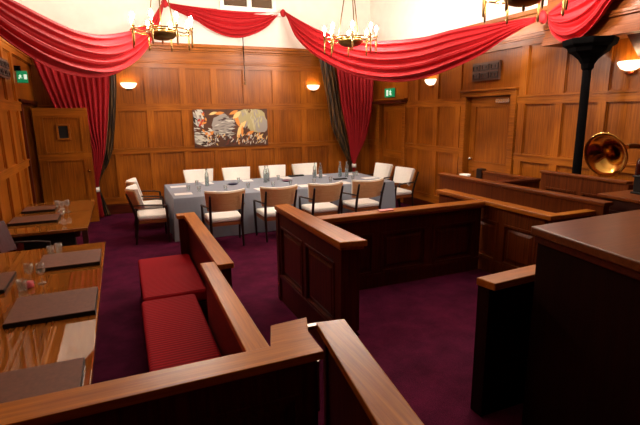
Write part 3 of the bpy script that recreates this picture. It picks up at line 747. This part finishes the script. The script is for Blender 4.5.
# ------------------------------------------------------------------ chandeliers
def chandelier(x, y, z, label):
    c = thing('chandelier', (x,y,z), label, 'chandelier', 'brass ring chandeliers')
    R = .46; o = (x,y,z)
    mb = MB(); mb.lathe([(0,0),(.10,.006),(.17,.03),(.215,.075),(.23,.13),(.215,.135),(.16,.06),(0,.03)], 28, org=o, caps=False); mb.build('bowl', M['oldbrass'], c, smooth=True)
    mb = MB(); mb.lathe([(0,-.06),(.014,-.05),(.02,-.03),(.01,.0),(.02,.005)], 12, org=o); mb.build('finial', M['oldbrass'], c, smooth=True)
    mb = MB(); pts = [Vector((x+R*cos(2*pi*i/40), y+R*sin(2*pi*i/40), z+.13)) for i in range(41)]; mb.tube(pts, .01, 8)
    pts = [Vector((x+.23*cos(2*pi*i/32), y+.23*sin(2*pi*i/32), z+.14)) for i in range(33)]; mb.tube(pts, .011, 8)
    mb.build('ring', M['brass'], c, smooth=True)
    for k in range(8):
        a = 2*pi*(k+.5)/8; d = Vector((cos(a), sin(a), 0)); q = Vector(o)+d*R
        mb = MB(); mb.tube([Vector(o)+d*.22+Vector((0,0,.13)), Vector(o)+d*.34+Vector((0,0,.10)), q+Vector((0,0,.12))], .009, 8); mb.build('arm', M['oldbrass'], c, smooth=True)
        mb = MB(); mb.tube([q+Vector((0,0,-.12)), q+Vector((0,0,-.09)), q+Vector((0,0,.2))], [.007,.015,.015], 8); mb.lathe([(.012,.15),(.03,.165),(.03,.172),(.01,.172)], 12, org=q); cs = mb.build('candle_holder', M['oldbrass'], c, smooth=True)
        mb = MB(); mb.lathe([(.013,.2),(.013,.26)], 10, org=q); mb.build('candle', M['candle'], cs)
        mb = MB(); mb.lathe([(.008,.26),(.022,.285),(.024,.305),(.014,.335),(0,.352)], 8, org=q); mb.build('bulb', M['bulb'], cs, smooth=True)
    for k in range(3):
        a = 2*pi*k/3+.4; d = Vector((cos(a), sin(a), 0))
        mb = MB(); mb.tube([Vector(o)+d*.225+Vector((0,0,.14)), Vector(o)+d*.03+Vector((0,0,1.3))], .009, 6); mb.build('hanging_rod', M['oldbrass'], c)
    mb = MB(); mb.tube([(x,y,z+1.3),(x,y,ZC-.05)], .012, 8); mb.lathe([(.04,z+1.27),(.05,z+1.3),(.03,z+1.34),(0,z+1.35)], 12, org=(x,y,0)); mb.lathe([(.09,ZC-.001),(.09,ZC-.02),(.02,ZC-.06)], 16, org=(x,y,0)); mb.build('stem', M['oldbrass'], c)
chandelier(.75, 8.0, 3.25, 'lit brass chandelier at the upper left, hanging over the left end of the grey table')
chandelier(3.93, 7.8, 3.25, 'lit brass chandelier in the middle of the photo before the long red swag')
chandelier(4.38, 4.3, 3.27, 'large dark-bowled brass chandelier cut by the top edge at upper right')

# ------------------------------------------------------------------ wall sconces
def sconce(F, u, z, label):
    p = F.P(u, z, .0)
    s = thing('wall_sconce', p, label, 'wall lamp', 'bowl wall lamps')
    mb = MB(); prof = [(.0,-.085),(.06,-.08),(.12,-.05),(.155,0),(.165,.025)]
    vs = []; N = 14
    inner = [(max(0,r-.012), z_+.012) for r, z_ in prof[::-1]]
    full = prof+inner
    rows = []
    for r, z_ in full:
        rows.append([F.P(u+r*cos(pi*k/N), z+z_, .03+r*sin(pi*k/N)*.8) for k in range(N+1)])
    mb.grid(rows); mb.build('glass_shade', M['shade'], s, smooth=True)
    mb = MB(); F.box(mb, u-.06, u+.06, z-.12, z+.03, .012, .045); mb.build('back_plate', M['brass'], s, bevel=.005)
    mb = MB(); mb.lathe([(0,0),(.025,.01),(.032,.035),(.02,.06),(0,.07)], 8, org=F.P(u, z-.03, .085)); mb.build('bulb', M['sbulb'], s, smooth=True)
sconce(FB, .26, 2.74, 'lit bowl wall lamp on the back panelling beside the left red curtain')
sconce(FB, 4.46, 2.74, 'lit bowl wall lamp on the back panelling beside the brown and gold drape')
sconce(FR, 8.22, 2.72, 'lit bowl wall lamp on the right wall under the long swag')
sconce(FR, 4.08, 2.66, 'lit bowl wall lamp at the right edge, under the gallery beam')

# ------------------------------------------------------------------ wall fittings
ex = thing('exit_sign', (XR-.05, 9.83, 2.48), 'green exit sign above the door in the far right corner', 'sign', 'green exit signs')
mb = MB(); FR.box(mb, 9.62, 10.02, 2.455, 2.66, .03, .075); mb.build('sign_box', M['exit'], ex, bevel=.006)
mb = MB()
def runner(mb, F, u, z, s, w):
    # running figure and arrow, as flat raised marks
    F.box(mb, u-.012*s, u+.012*s, z+.055*s, z+.078*s, w, w+.004)
    F.box(mb, u-.018*s, u+.018*s, z-.01*s, z+.05*s, w, w+.004)
    F.box(mb, u-.05*s, u+.045*s, z+.025*s, z+.04*s, w, w+.004)
    F.box(mb, u-.05*s, u-.01*s, z-.05*s, z-.008*s, w, w+.004); F.box(mb, u+.012*s, u+.05*s, z-.03*s, z-.01*s, w, w+.004)
    F.box(mb, u+.09*s, u+.17*s, z-.06*s, z+.08*s, w, w+.004)
runner(mb, FR, 9.76, 2.545, 1.0, .075); mb.build('running_figure_mark', M['exitw'], ex)
ex2 = thing('exit_sign', (XL+.05, 9.18, 2.65), 'green exit sign with a lit lamp above the open left doorway', 'sign', 'green exit signs')
mb = MB(); mb.box(XL+.03, XL+.185, 9.16, 9.2, 2.65, 2.84); mb.build('sign_box', M['exit'], ex2, bevel=.006)
mb = MB(); mb.box(XL, XL+.1, 9.14, 9.2, 2.84, 2.92); mb.build('wall_bracket', M['iron'], ex2)
FE = Face((0,9.16,0),(1,0,0),(0,-1,0)); mb = MB(); runner(mb, FE, XL+.085, 2.74, .55, .0); mb.build('running_figure_mark', M['exitw'], ex2)

M['lattice'] = plain('grille_lattice', (62,44,38), .6)
def grille(F, u0, u1, z0, z1, label):
    g = thing('vent_grille', F.P((u0+u1)/2, z0, .03), label, 'vent', 'dark square grilles')
    mb = MB(); F.box(mb, u0, u1, z0, z1, .012, .05); mb.build('backing', M['grille'], g)
    mb = MB(); n = 3; w = (u1-u0)/n
    for i in range(n):
        for j in range(2):
            a = u0+i*w+.02; b = a+w-.04; c0 = z0+.03+j*(z1-z0-.03)/2; d0 = c0+(z1-z0)/2-.05
            F.mould(mb, a, b, c0, d0, .02, .05, .066)
            F.box(mb, (a+b)/2-.02, (a+b)/2+.02, c0+.03, d0-.03, .05, .06)
    mb.build('lattice', M['lattice'], g)
grille(FR, 6.32, 6.98, 2.63, 2.94, 'dark square-patterned grille panel on the right wall above the closed door')
grille(FL, 7.7, 8.5, 2.66, 2.93, 'dark square-patterned grille panel high on the left wall at the photo edge')

cd = thing('blind_cord', (2.73, 10.76, 2.75), 'thin dark cord hanging from the centre swag in front of the panelling', 'cord')
mb = MB(); mb.tube([(2.73,10.76,3.78),(2.73,10.76,3.4),(2.735,10.76,2.84)], .011, 6); mb.build('cord', M['iron'], cd)
mb = MB(); mb.lathe([(.006,.1),(.02,.06),(.022,.02),(0,0)], 10, org=(2.735,10.76,2.75)); mb.build('pull', M['oldbrass'], cd)

# painting
pt = thing('painting', (2.4, YB-.04, 1.36), 'wide unframed abstract painting of feathery leaves and a pale tree on the back panelling', 'painting')
mb = MB(); FB.box(mb, 1.53, 3.25, 1.37, 2.22, .0492, .075); mb.build('canvas', plain('painting_ground', (84,46,22), .6, noise=.35, nscale=5), pt)
cols = [(206,202,188),(34,26,24),(186,44,28),(222,140,60),(158,150,142),(176,164,118),(238,200,130),(70,44,46),(128,122,118),(192,182,140),(110,40,30)]
pm = [plain('paint_%d' % i, c_, .6) for i, c_ in enumerate(cols)]
mb = MB(); lay = [0]
def leaf(u, v, ln, wd, ang, ci):
    lay[0] += 1; w = .0752+lay[0]*.00001
    pts = []
    for t, q in [(0,0),(.3,.42),(.6,.5),(.85,.25),(1,0),(.85,-.25),(.6,-.5),(.3,-.42)]:
        a, b = t*ln, q*wd
        uu = u+a*cos(ang)-b*sin(ang); vv = v+a*sin(ang)+b*cos(ang)
        uu = min(max(uu, 1.535), 3.245); vv = min(max(vv, 1.375), 2.215)
        pts.append(FB.P(uu, vv, w))
    mb.add(pts, [tuple(range(8))[::-1]], ci)
def blob(u, v, ru, rv_, ci, n=18, j=.12):
    lay[0] += 1; w = .0752+lay[0]*.00001
    pts = []
    for k in range(n):
        a = 2*pi*k/n; r = 1+random.uniform(-j, j)
        pts.append(FB.P(min(max(u+ru*r*cos(a),1.535),3.245), min(max(v+rv_*r*sin(a),1.375),2.215), w))
    mb.add(pts, [tuple(range(n))[::-1]], ci)
blob(2.98, 1.95, .26, .26, 5); blob(2.66, 2.04, .2, .17, 5); blob(3.08, 1.86, .17, .2, 4)
blob(2.2, 1.86, .25, .24, 4); blob(2.12, 1.76, .2, .15, 4)
for i in range(70):
    a = random.uniform(0, 6.28); q = random.random()**.5
    leaf(2.18+.22*q*cos(a), 1.82+.22*q*sin(a), random.uniform(.1,.22), random.uniform(.015,.03), random.uniform(-.3,.3), random.choice([4,8,8,0,7]))
for i in range(60):
    a = random.uniform(0, 6.28); q = random.random()**.5
    leaf(2.9+.3*q*cos(a), 1.93+.25*q*sin(a), random.uniform(.1,.2), random.uniform(.02,.04), random.uniform(1.2,2.0), random.choice([5,5,9,4]))
for u, v, l, w_, a, c_ in [(2.5,1.5,.45,.1,1.25,6),(2.55,1.72,.3,.09,.9,6),(2.58,1.8,.36,.09,1.9,3),(2.42,2.0,.26,.1,.7,6),(2.0,2.12,.24,.07,.1,3),(1.88,2.1,.2,.06,.3,6),(2.95,1.5,.25,.07,.6,6),(2.7,1.62,.24,.08,.4,3),(2.34,2.1,.24,.07,.4,3),(2.62,1.55,.3,.06,1.5,3)]:
    leaf(u, v, l, w_, a, c_)
for i in range(150):
    u = random.uniform(1.56, 1.98); v = random.uniform(1.40, 2.18)
    if u > 1.8 and v > 1.75: continue
    leaf(u, v, random.uniform(.1,.17), random.uniform(.024,.04), (2.2 if v > 1.8 else 2.9)+random.uniform(-.35,.35), random.choice([0,0,0,0,0,1,4,4]))
for i in range(12):
    leaf(random.uniform(1.68,1.80), random.uniform(1.85,2.1), .09, .045, random.uniform(0,6), random.choice([2,2,3]))
for i in range(8):
    leaf(random.uniform(1.74,1.9), random.uniform(1.6,1.72), .09, .045, random.uniform(0,6), 3)
for i in range(150):
    u = random.uniform(1.8, 3.2); v = random.uniform(1.39, 1.6)
    leaf(u, v, random.uniform(.06,.13), random.uniform(.012,.026), random.uniform(.4,2.2), random.choice([0,0,1,1,3,6,7,4,10]))
mb.build('brushwork', pm, pt)

# ------------------------------------------------------------------ drapes
def lerp_curve(pts):
    xs = [p[0] for p in pts]; zs = [p[1] for p in pts]
    n = len(xs)
    ms = []
    for i in range(n):
        a = max(i-1, 0); b = min(i+1, n-1); ms.append((zs[b]-zs[a])/max(1e-6, xs[b]-xs[a]))
    def f(t):
        if t <= xs[0]: return zs[0]
        if t >= xs[-1]: return zs[-1]
        for i in range(n-1):
            if t <= xs[i+1]:
                h = xs[i+1]-xs[i]; s = (t-xs[i])/h
                return (2*s**3-3*s*s+1)*zs[i]+(s**3-2*s*s+s)*h*ms[i]+(-2*s**3+3*s*s)*zs[i+1]+(s**3-s*s)*h*ms[i+1]
    return f
def swag(A, B, top, bot, folds, amp, label, bulge=.16, nrm=None, nu=70, nv=64, knots=()):
    A = Vector(A); B = Vector(B); d = B-A
    n = nrm if nrm is not None else Vector((d.y, -d.x, 0)).normalized()
    ft, fb = lerp_curve(top), lerp_curve(bot)
    mid = (A+B)/2
    s = thing('drape_swag', (mid.x, mid.y, min(p[1] for p in bot)), label, 'drape', 'red swags round the room')
    rows = []
    for i in range(nu+1):
        t = i/nu; e = max(0., sin(pi*t))**.6; row = []
        zt, zb = ft(t), fb(t)
        for j in range(nv+1):
            v = j/nv
            ph = 2*pi*folds*(v+.03*sin(5*t+2))+.5*sin(3.1*t)
            w = amp*e*(sin(ph)+.35*sin(2.3*ph+1.3))*(.5+.5*v) + bulge*e*sin(pi*min(1, v*.62+.05))
            z = zt+(zb-zt)*(v+.012*e*sin(ph+1))
            p = A+d*t; row.append(Vector((p.x, p.y, z))+n*(w+.02))
        rows.append(row)
    mb = MB(); mb.grid(rows); mb.build('fabric', M['red'], s, smooth=True, solid=.006)
    for k in knots:
        k = Vector(k); mb = MB()
        R_ = []
        for i in range(13):
            a = 2*pi*i/12; row = []
            for j in range(9):
                b = -pi/2+pi*j/8; rr = .06*(1+.18*sin(5*a+j))
                row.append(k+n*(.05+rr*.6*cos(b)*sin(a))+d.normalized()*rr*cos(b)*cos(a)+Vector((0,0,rr*1.3*sin(b))))
            R_.append(row)
        mb.grid(R_); mb.build('knot', M['red'], s, smooth=True)
    return s
K1 = (1.1,10.82,4.4); K2 = (3.7,10.82,4.38); K3 = (5.52,5.03,3.35)
swag((-1.42,5.4,3.5), (1.05,10.69,4.4),
     [(0,3.56),(.08,3.46),(.148,3.38),(.215,3.33),(.294,3.28),(.39,3.25),(.507,3.3),(.657,3.48),(.768,3.67),(.873,3.92),(.956,4.24),(1,4.42)],
     [(0,3.3),(.08,3.05),(.14,2.88),(.18,2.80),(.22,2.73),(.276,2.67),(.348,2.64),(.459,2.66),(.57,2.78),(.672,3.0),(.769,3.3),(.863,3.67),(.95,4.1),(1,4.32)],
     5, .075, 'red fabric swag draped across the upper left corner', nrm=Vector((.9,-.43,0)), bulge=.12)
swag((1.14,10.82,4.4), (3.66,10.82,4.38), [(0,4.42),(.03,4.4),(.242,4.36),(.448,4.35),(.706,4.35),(.978,4.37),(1,4.38)],
     [(0,4.36),(.029,4.3),(.12,4.2),(.235,4.08),(.354,3.91),(.478,3.8),(.608,3.78),(.743,3.88),(.863,4.05),(.958,4.28),(1,4.34)],
     5, .05, 'red fabric swag hanging below the upper window in the middle of the back wall', nrm=Vector((0,-1,0)), bulge=.05, knots=((1.1,10.82,4.38),(3.7,10.82,4.36)))
swag((3.74,10.72,4.38), (5.5,5.15,3.35), [(0,4.4),(.023,4.33),(.135,4.02),(.217,3.81),(.342,3.57),(.476,3.42),(.576,3.37),(.682,3.35),(.777,3.39),(.888,3.38),(1,3.38)],
     [(0,4.32),(.02,4.24),(.075,3.81),(.16,3.44),(.241,3.19),(.342,2.94),(.457,2.74),(.579,2.64),(.688,2.67),(.783,2.79),(.867,2.95),(.93,3.14),(.976,3.26),(1,3.31)],
     5, .08, 'long red fabric swag running from the back wall across to the gallery beam', nrm=Vector((-.95,-.3,0)), bulge=.12, knots=((5.52,5.03,3.35),))
swag((5.52,4.95,3.35), (5.52,3.5,3.75), [(0,3.40),(.15,3.5),(.4,3.6),(.7,3.7),(1,3.8)],
     [(0,3.3),(.012,3.27),(.052,3.15),(.118,3.05),(.219,2.97),(.328,2.97),(.427,3.03),(.52,3.15),(.62,3.34),(.8,3.6),(1,3.72)],
     4, .06, 'red fabric swag on the gallery beam at the upper right', nrm=Vector((-1,0,0)), bulge=.06)

def curtain(Y, left, right, zs, folds, amp, mat, label, name='curtain', bands=(), n=64, gather=None):
    fl, fr = lerp_curve(left), lerp_curve(right)
    z0, z1 = zs
    c = thing(name, ((fl(z0)+fr(z0))/2, Y, z0), label, 'curtain', None)
    rows = []
    NZ = 44
    for i in range(NZ+1):
        z = z0+(z1-z0)*i/NZ; a, b = fl(z), fr(z); wd = b-a; row = []
        am = amp*min(1, .25+wd/.9)
        for j in range(n+1):
            t = j/n
            row.append(Vector((a+wd*t, Y-am*(sin(2*pi*folds*t+.3*sin(z*1.3))+.3*sin(4.7*pi*folds*t+z*.4)), z)))
        rows.append(row)
    mb = MB(); mb.grid(rows); mb.build('fabric', mat, c, smooth=True, solid=.006)
    for z, mt in bands:
        mb = MB(); a, b = fl(z), fr(z); x = (a+b)/2; rx = (b-a)/2+.012; ry = .07
        rr = [[(x+rx*cos(2*pi*k/20), Y+ry*sin(2*pi*k/20), z+dz) for k in range(21)] for dz in (-.045,.045)]
        mb.grid(rr); mb.build('tie_back', mt, c, smooth=True, solid=.012)
    return c
curtain(10.52, [(.02,-.66),(.45,-.62),(.64,-.655),(.8,-.67),(1.4,-.72),(1.8,-.95),(2.2,-1.1),(3.15,-1.38),(3.4,-1.4)],
        [(.02,-.47),(.45,-.50),(.64,-.515),(.8,-.49),(1.4,-.32),(2.2,-.18),(2.85,-.10),(4.0,-.06)], (.02,3.3), 11, .042, M['curtain'],
        'dark red curtain gathered to a pale tie in the left corner behind the open door', bands=((.62, M['cream']),))
curtain(10.66, [(.02,-.5),(.64,-.56),(.85,-.53),(1.1,-.42),(1.4,-.33),(2.2,-.2),(2.85,-.14),(4.0,-.1)],
        [(.02,-.34),(.64,-.5),(.85,-.45),(1.1,-.3),(1.4,-.18),(2.2,-.04),(2.85,.03),(4.0,.06)], (.02,3.2), 3, .03, M['gold'],
        'narrow dark brown drape edging the left red curtain', name='edging_drape')
curtain(10.42, [(.02,5.22),(.45,5.30),(.8,5.33),(1.0,5.27),(1.45,5.2),(2.2,5.03),(3.17,4.88),(3.6,4.8),(4.1,4.7)],
        [(.02,5.5),(.45,5.42),(.8,5.39),(1.0,5.45),(1.45,5.68),(2.2,5.86),(2.8,5.9),(4.1,5.92)], (.02,3.75), 10, .042, M['curtain'],
        'dark red curtain gathered to a point in the right corner behind the grey table', bands=((.8, M['cream']),))
curtain(10.62, [(.02,5.2),(.6,5.3),(.9,5.26),(1.15,5.14),(1.7,4.86),(2.4,4.72),(3.5,4.50),(4.0,4.42)],
        [(.02,5.4),(.6,5.42),(.9,5.4),(1.15,5.34),(1.7,5.2),(2.4,5.05),(3.5,4.85),(4.0,4.72)], (.02,3.85), 3, .035, M['gold'],
        'dark brown and gold drape along the left edge of the right red curtain', name='edging_drape')

for o in bpy.data.objects:
    if '_o' in o: del o['_o']

# ------------------------------------------------------------------ world, camera, view
w = bpy.data.worlds.new('World'); scene.world = w; w.use_nodes = True
w.node_tree.nodes['Background'].inputs[0].default_value = (.02,.015,.012,1); w.node_tree.nodes['Background'].inputs[1].default_value = .3
f, pit, yaw, roll = 463.16, .2109375, .40025, -.01289
F_ = Vector((sin(yaw)*cos(pit), cos(yaw)*cos(pit), -sin(pit)))
R0 = Vector((cos(yaw), -sin(yaw), 0)); U0 = R0.cross(F_)
R_ = R0*cos(roll)+U0*sin(roll); U_ = -R0*sin(roll)+U0*cos(roll)
cam = bpy.data.cameras.new('Camera'); co = bpy.data.objects.new('Camera', cam); COL.objects.link(co)
mt = Matrix((R_, U_, -F_)).transposed().to_4x4(); mt.translation = Vector((0,0,2.1)); co.matrix_world = mt
cam.sensor_width = 36; cam.lens = f*36/640; cam.clip_start = .05
scene.camera = co
vs = scene.view_settings
scene.display_settings.display_device = 'sRGB'
vs.view_transform = 'Standard'; vs.look = 'None'; vs.gamma = 1; vs.use_curve_mapping = False; vs.exposure = 0.2
